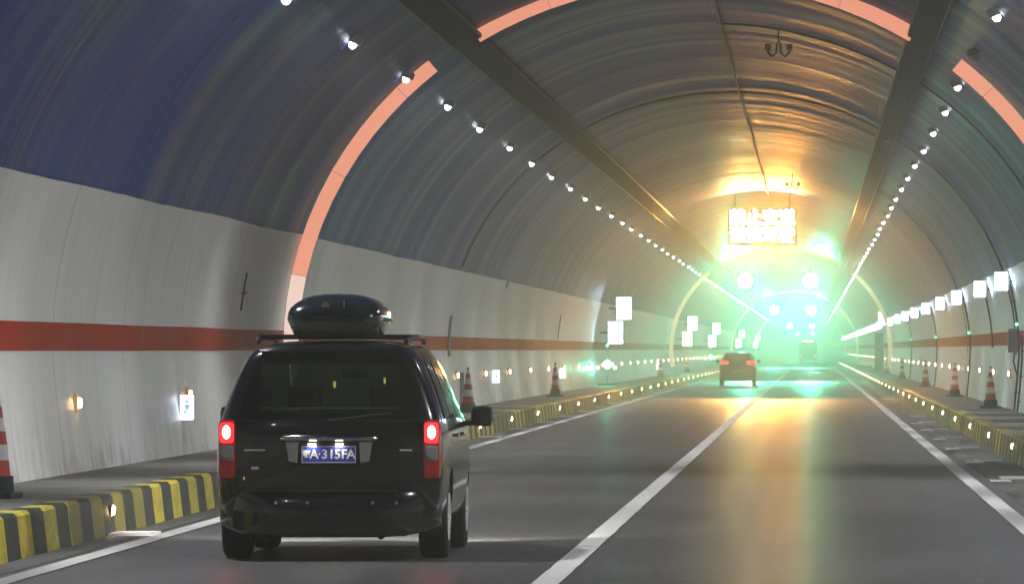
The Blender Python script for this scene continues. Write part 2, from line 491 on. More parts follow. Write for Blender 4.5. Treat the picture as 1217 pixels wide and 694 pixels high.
# ------------------------------------------------------------------ wall markers, kerb lights, drains
def marker_proto(m):
    e = empty('wall_marker_light', (0, 0, 0))
    obj('housing', B(-.03, .02, -.05, .05, -.10, .10, .012), M_AMBH, e)
    bm = bmesh.new(); box(bm, -.07, -.028, -.03, .03, -.055, .055, .018); obj('lens', bm, m, e)
    return e
for side, y0, z, nm, wnm, m in ((-1, 79.6, 1.12, 'left', 'white wall beside the minivan', M_AMBER), (1, 151, 1.16, 'right', 'white wall behind the cones', M_AMBERW)):
    pr = marker_proto(m); used = False; cnt = 0
    for k in range(-8 if side > 0 else -2, 66):
        y = y0+14.2*k
        if y < Y0+2 or y > 900: continue
        if not used: o = pr; used = True
        else: o = copy_tree(pr)
        o.location = (wx(side, z, y)-side*.015, y, z); o.rotation_euler.z = 0 if side > 0 else math.pi
        vis = y > (75 if side < 0 else 148)
        hid = side < 0 and 100 < y < 158
        if not vis: lab = 'amber marker light on the %s, nearer than any in view' % wnm
        elif hid: lab = 'amber marker light on the %s, hidden behind it' % wnm
        elif cnt < 14: lab = 'small amber marker light, %s one seen along the %s' % (ORD[cnt], wnm); cnt += 1
        else: lab = 'tiny amber dot in the far run along the %s' % wnm; cnt += 1
        tag(o, lab, 'marker light', 'amber marker lights on the %s wall' % nm)
def kerb_light_proto(m):
    e = empty('kerb_light', (0, 0, 0))
    bm = bmesh.new(); tube(bm, [(.0, 0, 0), (-.02, 0, 0)], .055, 14); obj('bezel', bm, M_DARK, e, True)
    bm = bmesh.new(); tube(bm, [(-.02, 0, 0), (-.045, 0, 0)], [.052, .034], 12); obj('lens', bm, m, e, True)
    return e
def drain_proto():
    e = empty('drain_cover', (0, 0, 0))
    bm = bmesh.new()
    for x0, x1, y0, y1 in ((-.20, .20, 0, .04), (-.20, .20, .96, 1.0), (-.20, -.17, .04, .96), (.17, .20, .04, .96)): box(bm, x0, x1, y0, y1, 0, .022)
    obj('frame', bm, M_STEEL, e)
    bm = bmesh.new()
    for i in range(11): box(bm, -.17, .17, .07+i*.08, .11+i*.08, .002, .016)
    obj('grate', bm, M_STEEL, e)
    return e
for side, y0, xk, nm, m in ((-1, 67, -6.445, 'left', M_AMBER), (1, 67, 3.055, 'right', M_AMBERW)):
    pr = kerb_light_proto(m); used = False; cnt = 0
    sn = 'yellow and black kerb' if side < 0 else 'faded olive kerb'
    for k in range(-2, 60):
        y = y0+14.85*k
        if y < Y0+2 or y > 850: continue
        o = pr if not used else copy_tree(pr); used = True
        o.location = (xk, y, .23); o.rotation_euler = (0, R(7*side), 0 if side > 0 else math.pi)
        vis = y > (66 if side < 0 else 105)
        if not vis: lab = 'round amber light in the %s, nearer than any in view' % sn
        elif cnt < 14: lab = 'round amber light set in the %s, %s from the near end' % (sn, ORD[cnt]); cnt += 1
        else: lab = 'pinpoint amber light in the far run of the %s' % sn
        tag(o, lab, 'kerb light', 'amber lights set in the %s kerb' % nm)
    pr = drain_proto(); used = False; cnt = 0
    for k in range(-2, 22):
        y = y0-.5+14.85*k
        if y < Y0+2: continue
        o = pr if not used else copy_tree(pr); used = True
        o.location = (-6.22 if side < 0 else 2.66, y, .006)
        vis = y > (80 if side < 0 else 94)
        if not vis: lab = 'steel drain grate by the %s, before the first in view' % sn
        elif cnt < 12: lab = 'bright steel drain grate, %s one along the %s' % (ORD[cnt], sn); cnt += 1
        else: lab = 'sliver of steel drain grate far along the %s' % sn
        tag(o, lab, 'drain cover', 'drain grates in the %s gutter' % nm)
# extra short plates beside the right edge line
pr = None
for i, (x, y) in enumerate(((2.33, 94), (2.33, 109.5), (2.30, 124.5), (2.30, 138), (2.3, 153), (2.3, 168))):
    bm = B(-.13, .13, 0, 1.0, 0, .014, .004)
    o = obj('cover_plate', bm, M_STEEL) if pr is None else copy_tree(pr)
    if pr is None: pr = o
    o.location = (x+.09, y, .006)
    tag(o, 'narrow steel plate hugging the right edge line, %s from the camera' % ORD[i], 'cover plate', 'steel plates beside the right edge line')

# ------------------------------------------------------------------ cones
def cone_proto():
    e = empty('traffic_cone', (0, 0, 0))
    obj('base', B(-.19, .19, -.19, .19, 0, .05, .015), M_CBLK, e)
    prof = [(.155, .05), (.15, .20), (.125, .20), (.110, .34), (.095, .48), (.078, .60), (.060, .72), (.045, .82), (.032, .90), (.02, .92)]
    bm = lathe(bmesh.new(), prof, 20, [0, 0, 1, 2, 1, 2, 1, 2, 2]); obj('body', bm, [M_CBLK, M_ORANGE, M_WHITE], e, True)
    bm = bmesh.new()
    bmesh.ops.create_uvsphere(bm, u_segments=10, v_segments=6, radius=.03, matrix=Matrix.Translation((0, 0, .93)))
    obj('tip', bm, M_DARK, e, True)
    return e
pc = cone_proto(); first = True
cones = [(-1, 65.3, 'red and white cone cut off beside the near white wall'), (-1, 103.5, 'striped cone hidden behind the minivan'),
         (-1, 155, 'striped cone just ahead of the minivan door mirror'), (-1, 207.5, 'striped cone alone on the left walkway before the green beacon'),
         (-1, 351, 'hazy cone on the left walkway beyond the green beacon'), (-1, 426, 'faintest hazy cone on the left walkway'),
         (1, 166, 'striped cone on the right walkway under the grey box'), (1, 208, 'second cone from the camera on the right walkway'),
         (1, 262, 'third cone from the camera on the right walkway'), (1, 330, 'small hazy cone, fourth on the right walkway'),
         (1, 400, 'tiny hazy cone on the right walkway before the dark cabinet')]
for s, y, lab in cones:
    o = pc if first else copy_tree(pc); first = False
    o.location = (-7.30 if s < 0 else 4.02, y, .372); o.rotation_euler.z = random.uniform(-.5, .5)
    if s > 0: o.rotation_euler.x = random.uniform(-.02, .02)
    tag(o, lab, 'traffic cone', 'traffic cones standing on the walkways')

# ------------------------------------------------------------------ exit signs on the walls
def exit_proto():
    e = empty('exit_sign', (0, 0, 0))
    obj('housing', B(-.20, .0, -.02, .02, -.17, .17, .008), M_GREY, e)
    bm = B(-.185, -.015, -.032, -.0205, -.155, .155); f = obj('lit_face', bm, M_EXIT, e)
    bm = bmesh.new()   # running figure pictogram, thin raised shapes
    for a in ((-.12, -.08, .05, .09), (-.125, -.075, -.03, .045), (-.15, -.125, .0, .03), (-.075, -.04, .0, .022), (-.12, -.10, -.10, -.03), (-.09, -.06, -.09, -.03)):
        box(bm, a[0], a[1], -.0345, -.0323, a[2], a[3])
    obj('pictogram', bm, M_EXITF, f)
    return e
pe = exit_proto(); first = True
for s, y, z, lab in ((-1, 92.5, .97, 'bright white exit sign on the white wall just left of the minivan'),
                 (-1, 183.5, 1.03, 'bluish exit sign on the wall behind the first distant cone'),
                 (-1, 232, .95, 'bluish exit sign on the wall just past the lone cone'),
                 (-1, 375, .85, 'small bluish exit sign beyond the green beacon'),
                 (1, 168, 1.03, 'bluish exit sign above the nearest right walkway cone'),
                 (1, 218, 1.0, 'bluish exit sign above the second right walkway cone'),
                 (1, 332, 1.0, 'faint exit sign above the small hazy right cone')):
    o = pe if first else copy_tree(pe); first = False
    o.location = (wx(s, z, y)-s*.01, y, z); o.rotation_euler.z = 0
    if s < 0: o.scale.x = -1
    tag(o, lab, 'exit sign', 'exit signs fixed to the tunnel walls')

# ------------------------------------------------------------------ lit flag panels
def panel_proto(w, h, m=None):
    e = empty('lit_panel', (0, 0, 0))
    obj('frame', B(-w-.02, .06, .0, .05, -h/2-.02, h/2+.02, .008), M_GREY, e)
    lf = obj('lit_face', B(-w, -.0, -.012, -.001, -h/2, h/2), m or M_PANEL, e)
    bm = bmesh.new(); a, b = w*.11, h*.17; k = w*.045
    for q in ((-a, a, b-k, b), (-a, a, -b, -b+k), (-a, -a+k, -b+k, b-k), (a-k, a, -b+k, b-k)): box(bm, -w/2+q[0], -w/2+q[1], -.016, -.0125, q[2], q[3])
    obj('mark', bm, M_MARK, lf)
    obj('arm', B(.06, .30, .01, .04, -.03, .03), M_DARK, e)
    return e
pl = panel_proto(.53, .80, M_PANELL); first = True; n = 0
pairs = [(270, 'nearest'), (425, 'second'), (530, 'third'), (720, 'fourth'), (930, 'fifth')]
for y, wd in pairs:
    for up in (1, 0):
        o = pl if first else copy_tree(pl); first = False
        z = 3.22 if up else 2.33
        xw = -6.70-.0 if up else -7.02
        o.location = (xw-.53, y+.4*(1-up), z); o.scale.x = -1
        tag(o, '%s lit square panel of the %s pair on the left wall' % ('upper' if up else 'lower', wd), 'lit panel', 'paired lit panels on the left wall')
pr_ = panel_proto(.26, .37); first = True
ys = [62, 84, 106, 130, 158, 178, 207, 234, 263, 292, 322, 352, 384, 420, 455, 490, 525, 560, 600, 640, 680, 720, 770, 820, 870, 930, 990]
cnt = 0
for y in ys:
    o = pr_ if first else copy_tree(pr_); first = False
    o.location = (wx(1, 3.2, y)-.10, y, 3.17)
    vis = y > 150
    if y == 420: o.scale = (1.6, 1, 1.9); o.location.z += .3
    if not vis: lab = 'white lit panel high on the right wall, nearer than any in view'
    elif cnt < 10: lab = 'white lit panel, %s in view of the row high on the right wall' % ORD[cnt]; cnt += 1
    else: lab = 'white lit panel merged in the far end of the right wall row'
    tag(o, lab, 'lit panel', 'row of lit panels high on the right wall')

# ------------------------------------------------------------------ conduits, boxes, indicator lamps on the walls
def conduit(side, y, z0, z1, label, lamp=None, m=None, r=.022):
    bm = bmesh.new(); pts = []
    for i in range(16):
        z = z0+(z1-z0)*i/15
        pts.append((wx(side, z, y)-side*.05, y+.06*math.sin(z*3), z))
    e = empty('wall_conduit', (pts[0][0], y, z0)); tag(e, label, 'conduit', 'conduits clipped to the tunnel walls')
    o = obj('pipe', tube(bm, pts, r, 8), m or M_CABLE, e, True); o.location = -e.location
    bm = bmesh.new()
    for i in (2, 7, 12) if z1-z0 > 1.0 else (7,): x, yy, z = pts[i]; box(bm, x-.028, x+.05, yy-.03, yy+.03, z-.012, z+.012)
    o = obj('clips', bm, M_DARK, e); o.location = -e.location
    if lamp:
        x = wx(side, lamp, y)-side*.07
        bm = bmesh.new(); tube(bm, [(x, y-.03, lamp), (x, y-.09, lamp)], .032, 12)
        o = obj('indicator_lamp', bm, M_GREENS, e, True); o.location = -e.location
    return e
conduit(1, 158.5, .38, 3.35, 'black conduit with green indicator below the nearest lit panel', 2.25)
conduit(1, 156.0, .38, 2.0, 'thin black conduit at the photo edge beside the grey box', None)
conduit(1, 207.5, .38, 3.3, 'black conduit with green indicator at the third lit panel', 2.18)
conduit(1, 182, 1.75, 3.2, 'short black conduit crossing the right red band', None)
conduit(1, 263, .38, 3.25, 'hazy conduit with green indicator near the middle cones', 2.15)
conduit(1, 330, .38, 3.2, 'faint far conduit with green indicator on the right wall', 2.15)
conduit(-1, 102.5, 2.25, 2.78, 'short thin conduit above the red band left of the roof box', None, None, .014)
conduit(-1, 162, 1.55, 2.45, 'grey conduit crossing the red band right of the minivan', None, M_GREY, .035)
conduit(-1, 231, 2.05, 2.8, 'thin conduit on the white wall before the green beacon', None, None, .016)
e = empty('marker_post', (-7.72, 161, .372))
obj('post', B(-.05, .05, -.04, .04, 0, .83, .01), M_GREY, e); obj('foot', B(-.10, .10, -.08, .08, 0, .03, .006), M_DARK, e)
tag(e, 'flat grey post at the wall foot just ahead of the minivan', 'post')
e = empty('junction_box', (wx(1, 1.9, 160)-.02, 160, 1.9))
obj('casing', B(-.22, .04, -.14, .14, -.26, .26, .015), M_GREY, e)
d = obj('door', B(-.20, -.02, -.155, -.143, -.23, .23, .004), M_GREY, e)
obj('latch', B(-.19, -.17, -.168, -.156, -.04, .04), M_DARK, d)
bm = bmesh.new(); tube(bm, [(-.08, 0, -.26), (-.10, -.02, -.45), (-.06, 0, -.62), (.02, 0, -.9), (-.01, .02, -1.2), (-.06, 0, -1.5)], .018, 6)
obj('cable', bm, M_CABLE, e, True)
tag(e, 'grey electrical box on the right red band above the nearest cone', 'electrical box')
# beacon posts with green lamps on the left walkway
def beacon(x, y, label, s=1.0):
    e = empty('beacon_post', (x, y, .372)); tag(e, label, 'beacon', 'green beacon posts by the left wall')
    obj('base', B(-.35, .35, -.2, .2, 0, .06, .015), M_DARK, e)
    bm = bmesh.new(); tube(bm, [(0, 0, .06), (0, 0, 1.62)], .03, 10); obj('post', bm, M_STEEL, e, True)
    h = obj('lamp_head', B(-.16, .16, -.06, .06, .62, .94, .02), M_DARK, e)
    bm = bmesh.new(); disc(bm, (0, .78), .15, -.085, 24, .02); obj('green_lens', bm, M_GREEN, h, True)
    for xx, w in ((-.36, .06), (.28, .07)):
        obj('side_panel', B(xx-w, xx+w, -.05, -.01, .60, .72, .006), M_PANELS, e)
    bm = bmesh.new(); disc(bm, (0, 1.50), .055, -.06, 18, .03); obj('top_lamp', bm, M_GREENS, e, True)
    spot('beacon_beam', (0, -.14, .78), (.35, -14, -.1), 1100*s, 22, (.10, 1, .5), e, .12, .7)
    return e
beacon(-7.6, 271, 'bright green beacon post under the nearest pair of lit panels')
beacon(-7.6, 545, 'smaller green beacon post further along the left wall', .8)
# cabinet and barrier of the right niche
e = empty('fire_cabinet', (4.0, 445, .372))
obj('casing', B(-.25, .3, -.25, .25, 0, 2.35, .02), M_DARK, e); obj('door', B(-.21, .26, -.27, -.252, .1, 2.2, .005), M_DARK, e)
tag(e, 'tall dark cabinet on the right walkway under the white panels', 'cabinet')
e = empty('barrier', (4.0, 545, .372))
obj('board', B(-.55, .45, -.03, .03, .22, .52, .01), mat('barrier_board', (.75, .28, .10), .5, emit=(1, .45, .15), es=.35), e)
for x in (-.45, .35): obj('leg', B(x-.03, x+.03, -.12, .12, 0, .22, .005), M_DARK, e)
tag(e, 'low glowing orange barrier on the right walkway beside the cabinet', 'barrier')
# stray pipe bracket on right tray
o = obj('bracket', B(-.13, .13, -.04, .04, -.02, .02, .006), M_STEEL, loc=(1.70, 162, 6.30)); tag(o, 'short bright steel bracket under the right cable tray', 'bracket')

# ------------------------------------------------------------------ hanging camera brackets
def hang_proto():
    e = empty('ceiling_camera_bracket', (0, 0, 0))
    bm = bmesh.new(); tube(bm, [(0, 0, .05), (0, 0, -.22)], .016, 8); obj('stem', bm, M_DARK, e, True)
    bm = bmesh.new(); tube(bm, [(-.19, 0, -.27), (-.18, 0, -.40), (-.11, 0, -.46), (-.04, 0, -.40), (-.03, 0, -.22), (.03, 0, -.22), (.04, 0, -.40), (.11, 0, -.46), (.18, 0, -.40), (.19, 0, -.27)], .02, 8)
    obj('hook_arms', bm, M_DARK, e, True)
    for x in (-.19, .19):
        obj('camera_head', B(x-.055, x+.055, -.12, .08, -.36, -.24, .02), M_DARK, e)
    return e
ph = hang_proto(); ph.location = (-.60, 129, 1.7+BZ*.982-.03); tag(ph, 'dark forked camera bracket hanging from the crown near the coral arch', 'camera bracket', 'forked brackets under the crown')
o = copy_tree(ph); o.location = (-.65, 236, 1.7+BZ*.983-.03); tag(o, 'dark forked bracket hanging just above the glowing message sign', 'camera bracket', 'forked brackets under the crown')

# ------------------------------------------------------------------ message sign
def textmesh(s, size, ext, m, parent, name, loc, bold=0.0, spacing=1.0):
    cu = bpy.data.curves.new(name, 'FONT'); cu.body = s; cu.size = size; cu.extrude = ext; cu.align_x = 'CENTER'; cu.align_y = 'CENTER'
    cu.offset = bold; cu.resolution_u = 2; cu.space_character = spacing
    t = bpy.data.objects.new('tmp', cu); C.objects.link(t)
    dg = bpy.context.evaluated_depsgraph_get(); me = bpy.data.meshes.new_from_object(t.evaluated_get(dg))
    bpy.data.objects.remove(t)
    me.transform(Matrix.Rotation(R(90), 4, 'X'))
    me.materials.clear(); me.materials.append(m)
    o = bpy.data.objects.new(name, me); C.objects.link(o); o.parent = parent; o.location = loc
    return o
e = empty('message_sign', (-1.84, 267, 5.45))
tag(e, 'overhead electronic board with two rows of glowing yellow characters', 'message sign')
cs = obj('cabinet', B(-1.27, 1.27, 0, .22, .04, 1.38, .03), M_TRAYE, e)
for x in (-1.0, 1.0): obj('hanger', B(x-.03, x+.03, .08, .14, 1.42, 1.95), M_DARK, e)
textmesh('禁止变道', .60, .006, M_TEXT, e, 'character_row', (0, -.02, 1.03), .010, 1.0)
textmesh('谨慎驾驶', .60, .006, M_TEXT, e, 'character_row', (0, -.02, .40), .010, 1.0)
spot('sign_beam', (-.5, -.12, .72), (-.6, -30, 2.5), 4600, 105, (1, .43, .05), e, .45, 1.0)
spot('sign_beam', (.5, -.12, .72), (.3, -30, -1.6), 9500, 50, (1, .36, .04), e, .45, 1.0)
def area(name, loc, tgt, power, sx, sy, col, parent, spread=150):
    l = bpy.data.lights.new(name, 'AREA'); l.shape = 'RECTANGLE'; l.size = sx; l.size_y = sy; l.energy = power; l.color = col; l.spread = R(spread)
    o = bpy.data.objects.new(name, l); C.objects.link(o); o.location = loc
    d = Vector(tgt)-Vector(loc); o.rotation_euler = d.to_track_quat('-Z', 'Y').to_euler(); o.parent = parent
    return o

# ------------------------------------------------------------------ lane signals
def signal(x, y, power, label):
    e = empty('lane_signal', (x, y, 5.6)); tag(e, label, 'lane signal', 'green lane signals over the road')
    h = obj('housing', B(-.46, .46, 0, .18, -.46, .46, .04), M_DARK, e)
    obj('hanger', B(-.03, .03, .05, .11, .46, .95), M_DARK, e)
    bm = bmesh.new(); disc(bm, (0, 0), .40, -.03, 32, .028); obj('lens', bm, M_SIGNAL, h, True)
    spot('signal_beam', (0, -.25, 0), (0, -25, -1.3), power, 30, (.08, 1, .56), e, .25, .9)
for y, p, t in ((414, 3300, ('big green lane signal over the minivan lane', 'big green lane signal over the open lane')),
                (722, 5000, ('second green signal over the minivan lane, lower and smaller', 'second green signal over the open lane, lower and smaller')),
                (1212, 5500, ('third tiny green signal over the minivan lane', 'third tiny green signal over the open lane')),
                (1786, 3000, ('farthest green dot over the minivan lane', 'farthest green dot over the open lane'))):
    signal(-3.8, y, p*5, t[0]); signal(-.14, y, p*4, t[1])

# ------------------------------------------------------------------ vehicles
def shell(stations, w_rows, rake=.38, zr=1.1, L=5.0):
    """cage from cross-sections, rounded by subdivision; stations: (y, w, zb, ztop, wr)"""
    bm = bmesh.new(); rows = []
    for (y, w, zb, zt, wr) in stations:
        belt = min(zr, zt-.06)
        half = [(.0, zb), (w*.72, zb), (w*.93, zb+.06), (w, zb+.32 if zb+.32 < belt-.2 else belt-.25), (w*1.0, belt-.18), (w*.985, belt),
                (w*.985+(wr+.05-w*.985)*.62, belt+(zt-belt)*.55), (wr+.03, belt+(zt-belt)*.86), (wr-.10, belt+(zt-belt)*.985), (0, zt)]
        k = max(0, 1-y/1.1)
        pts = [(x, y+max(0, z-zr)*rake*k + (max(0, .5-z)*.1*k), z) for x, z in half]
        full = pts + [(-x, yy, z) for x, yy, z in pts[-2:0:-1]]
        rows.append([bm.verts.new(p) for p in full])
    n = len(rows[0])
    for a, b in zip(rows, rows[1:]):
        for i in range(n): bm.faces.new((a[i], a[(i+1) % n], b[(i+1) % n], b[i]))
    for row in (rows[0], rows[-1]):
        h = n//2
        for i in range(1, h-1):
            bm.faces.new((row[i], row[i+1], row[n-i-1], row[n-i]))
        bm.faces.new((row[0], row[1], row[n-1])); bm.faces.new((row[h-1], row[h], row[h+1]))
    bmesh.ops.recalc_face_normals(bm, faces=bm.faces)
    return bm
def finish_shell(bm, name, m, parent, axles, wr=.40, xin=.58, hole=None):
    me = bpy.data.meshes.new(name); bm.to_mesh(me); bm.free()
    t = bpy.data.objects.new(name, me); C.objects.link(t)
    s = t.modifiers.new('s', 'SUBSURF'); s.levels = 3; s.render_levels = 3
    bpy.context.view_layer.update()
    pm = t.evaluated_get(bpy.context.evaluated_depsgraph_get()).to_mesh()
    bt = BVHTree.FromPolygons([v.co.copy() for v in pm.vertices], [tuple(p.vertices) for p in pm.polygons])
    t.evaluated_get(bpy.context.evaluated_depsgraph_get()).to_mesh_clear()
    cutters = []
    if hole:
        c = obj('cut', B(*hole, .0), m); cutters.append(c)
        bo = t.modifiers.new('b', 'BOOLEAN'); bo.object = c; bo.operation = 'DIFFERENCE'; bo.solver = 'EXACT'
    for ay in axles:
        for sd in (-1, 1):
            b2 = bmesh.new(); tube(b2, [(sd*xin, ay, .34), (sd*1.3, ay, .34)], wr, 32); c = obj('cut', b2, m); cutters.append(c)
            bo = t.modifiers.new('b', 'BOOLEAN'); bo.object = c; bo.operation = 'DIFFERENCE'; bo.solver = 'EXACT'
    bpy.context.view_layer.update()
    dg = bpy.context.evaluated_depsgraph_get()
    out = bpy.data.meshes.new_from_object(t.evaluated_get(dg))
    bpy.data.objects.remove(t)
    for c in cutters: bpy.data.objects.remove(c)
    out.materials.clear(); out.materials.append(m)
    out.polygons.foreach_set('use_smooth', [True]*len(out.polygons)); out.set_sharp_from_angle(angle=R(40))
    o = bpy.data.objects.new(name, out); C.objects.link(o); o.parent = parent
    return o, bt
def patch(name, bt, f, nu, nv, off, m, parent, d='Y'):
    """surface piece laid on a shell; f(u,v) gives (x,z) for d='Y' or (y,z) for d='X+'/'X-'"""
    bm = bmesh.new(); g = []
    for j in range(nv+1):
        row = []
        for i in range(nu+1):
            a, z = f(i/nu, j/nv)
            if d == 'Y': o_, dr = Vector((a, -3, z)), Vector((0, 1, 0))
            else:
                s = 1 if d == 'X+' else -1
                o_, dr = Vector((s*4, a, z)), Vector((-s, 0, 0))
            hit = bt.ray_cast(o_, dr)
            p = hit[0] + hit[1]*(off if hit[1].dot(dr) < 0 else -off) if hit[0] else o_+dr*3
            row.append(bm.verts.new(p))
        g.append(row)
    for a, b in zip(g, g[1:]):
        for i in range(nu): bm.faces.new((a[i], a[i+1], b[i+1], b[i]))
    return obj(name, bm, m, parent, True)
def quad(bl, br, tr, tl, rnd=.0):
    def f(u, v):
        # rounded corners
        su, sv = u*2-1, v*2-1
        su2 = su*(1-rnd*abs(sv)**6*abs(su)); sv2 = sv*(1-rnd*abs(su)**6*abs(sv))
        u, v = (su2+1)/2, (sv2+1)/2
        return tuple((1-v)*((1-u)*bl[k]+u*br[k]) + v*((1-u)*tl[k]+u*tr[k]) for k in (0, 1))
    return f
def wheel(parent, x, y, r=.335, w=.235):
    s = 1 if x > 0 else -1
    h = w/2
    bm = bmesh.new()
    prof = [(r*.66, -h), (r*.90, -h), (r*.985, -h*.82), (r, -h*.5), (r, h*.5), (r*.985, h*.82), (r*.90, h), (r*.66, h)]
    n = 36
    rings = [[bm.verts.new((zz, rr*math.cos(2*math.pi*k/n), rr*math.sin(2*math.pi*k/n))) for k in range(n)] for rr, zz in prof]
    for j in range(len(rings)):
        a, b = rings[j], rings[(j+1) % len(rings)]
        for k in range(n): bm.faces.new((a[k], a[(k+1) % n], b[(k+1) % n], b[k]))
    wh = empty('wheel', (x, y, r), 0, parent)
    obj('tyre', bm, M_RUB, wh, True)
    bm = bmesh.new(); tube(bm, [(-h*.6, 0, 0), (h*.75*s if s > 0 else h*.6, 0, 0)], r*.665, 28)
    tube(bm, [(s*h*.5, 0, 0), (s*h*.95, 0, 0)], r*.16, 14)
    for k in range(6):
        a = 2*math.pi*k/6
        tube(bm, [(s*h*.86, 0, 0), (s*h*.80, r*.64*math.cos(a), r*.64*math.sin(a))], [.035, .028], 6)
    obj('rim', bm, M_STEEL, wh, True)
    return wh

# --- the dark minivan
van = empty('minivan', (-3.90, 58.95, 0.0)); tag(van, 'black minivan with a glossy roof box and lit red tail lamps', 'minivan')
st = [(0.0, .86, .30, 1.70, .62), (.10, .915, .24, 1.745, .645), (.45, .945, .20, 1.77, .665), (1.4, .95, .20, 1.785, .68), (2.6, .95, .20, 1.785, .68),
      (3.15, .95, .20, 1.75, .67), (3.55, .95, .20, 1.50, .69), (3.95, .95, .20, 1.17, .76), (4.5, .93, .20, 1.03, .72), (4.95, .84, .24, .88, .62), (5.1, .70, .30, .70, .5)]
body, bt = finish_shell(shell(st, 0), 'body', M_PAINT, van, (.95, 4.03), hole=(-.56, .56, -1, 6, 1.20, 1.585))
tg = patch('tailgate', bt, quad((-.70, .60), (.70, .60), (.735, 1.12), (-.735, 1.12), .05), 34, 16, .008, M_PAINT, van)
patch('rear_window', bt, quad((-.745, 1.135), (.745, 1.135), (.60, 1.655), (-.60, 1.655), .07), 34, 16, .014, M_TINT, van)
patch('window_seal', bt, quad((-.755, 1.118), (.755, 1.118), (.755, 1.134), (-.755, 1.134)), 30, 1, .018, M_PLAST, van)
patch('roof_spoiler', bt, quad((-.58, 1.672), (.58, 1.672), (.56, 1.70), (-.56, 1.70)), 20, 2, .03, M_PAINT, van)
wsh = patch('windscreen', bt, quad((-.56, 1.20), (.56, 1.20), (.56, 1.585), (-.56, 1.585)), 2, 2, .0, M_TINT, van)
bpy.data.objects.remove(wsh)
bm = bmesh.new(); vs = [bm.verts.new(p) for p in ((-.555, 3.80, 1.205), (.555, 3.80, 1.205), (.555, 3.38, 1.58), (-.555, 3.38, 1.58))]; bm.faces.new(vs)
obj('windscreen', bm, M_TINT, van)
for x in (-.34, .34):
    for y in (1.7, 2.65): obj('headrest', B(x-.12, x+.12, y, y+.09, 1.22, 1.40, .03), M_PLAST, van, True)
obj('interior_mirror', B(-.11, .11, 3.35, 3.38, 1.46, 1.52, .01), M_PLAST, van)
bm = bmesh.new(); tube(bm, [(.0, -.02, 1.125), (.12, -.01, 1.14), (.50, .03, 1.19)], [.018, .012, .008], 8); obj('wiper', bm, M_PLAST, van, True)
# chrome handle bar, recess, plate
hb = bmesh.new(); tube(hb, [(-.41, .035, .985), (-.36, -.005, .985), (0, -.03, .99), (.36, -.005, .985), (.41, .035, .985)], [.012, .026, .028, .026, .012], 12)
obj('chrome_trim', hb, M_CHROME, tg, True)
rc = obj('plate_recess', B(-.30, .30, -.012, .05, .765, .955, .01), M_PLAST, van)
for s in (-1, 1):
    bm = bmesh.new()
    vs = [bm.verts.new(p) for p in ((s*.245, -.022, .955), (s*.35, -.016, .955), (s*.325, -.016, .80), (s*.255, -.022, .79))]
    vb = [bm.verts.new((v.co.x, .05, v.co.z)) for v in vs]
    bm.faces.new(vs); bm.faces.new(vb[::-1])
    for i in range(4): bm.faces.new((vs[i], vb[i], vb[(i+1) % 4], vs[(i+1) % 4]))
    obj('recess_side', bm, mat('satin_silver%d' % s, (.42, .42, .38), .35, .6), rc)
pt = obj('licence_plate', B(-.222, .222, -.034, -.022, .785, .927, .004), M_PLATE, van)
bm = bmesh.new()
for a in ((-.217, .217, .918, .922), (-.217, .217, .790, .794), (-.217, -.213, .794, .918), (.213, .217, .794, .918)): box(bm, a[0], a[1], -.0365, -.0335, a[2], a[3])
obj('plate_border', bm, M_PTXT, pt)
for ch, x, sz in (('鄂', -.178, .064), ('A', -.118, .105), ('·', -.075, .09), ('3', -.033, .105), ('1', .022, .105), ('5', .072, .105), ('F', .125, .105), ('A', .180, .105)):
    textmesh(ch, sz, .001, M_PTXT, pt, 'plate_character', (x, -.037, .856), .0022)
for x in (-.135, .085):
    obj('plate_lamp', B(x-.03, x+.03, -.055, -.025, .934, .944, .003), M_PLAMP, van)
    spot('plate_light', (x, -.075, .95), (x, -.02, .80), .9, 120, (1, .9, .75), van, .01)
# bumper
def bump_mesh(z0, z1, xo, yo, dep, n=28, lift=.10):
    bm = bmesh.new(); prev = None
    for i in range(n+1):
        x = -xo+2*xo*i/n; t = abs(x)/xo
        y = yo+.33*t**5; zb = z0+lift*t**5
        pr = [(x, y+.05, zb), (x*.998, y+.012, zb+.02), (x, y, (zb+z1)/2), (x, y+.006, z1-.05), (x, y+.03, z1-.008), (x*.99, y+dep, z1), (x*.98, y+dep, zb)]
        cur = [bm.verts.new(p) for p in pr]
        if prev:
            for k in range(7): bm.faces.new((prev[k], prev[(k+1) % 7], cur[(k+1) % 7], cur[k]))
        else: bm.faces.new(cur)
        prev = cur
    bm.faces.new(prev); return bm
obj('rear_bumper', bump_mesh(.19, .56, .90, -.10, .22), M_PAINT, van, True)
obj('bumper_step', B(-.55, .55, -.085, .03, .555, .572, .006), M_PLAST, van)
for x in (-.42, -.17, .36, .55):
    bm = bmesh.new(); disc(bm, (x, .47), .014, -.108 if abs(x) < .5 else -.092, 10, .02); obj('parking_sensor', bm, M_CHROME, van, True)
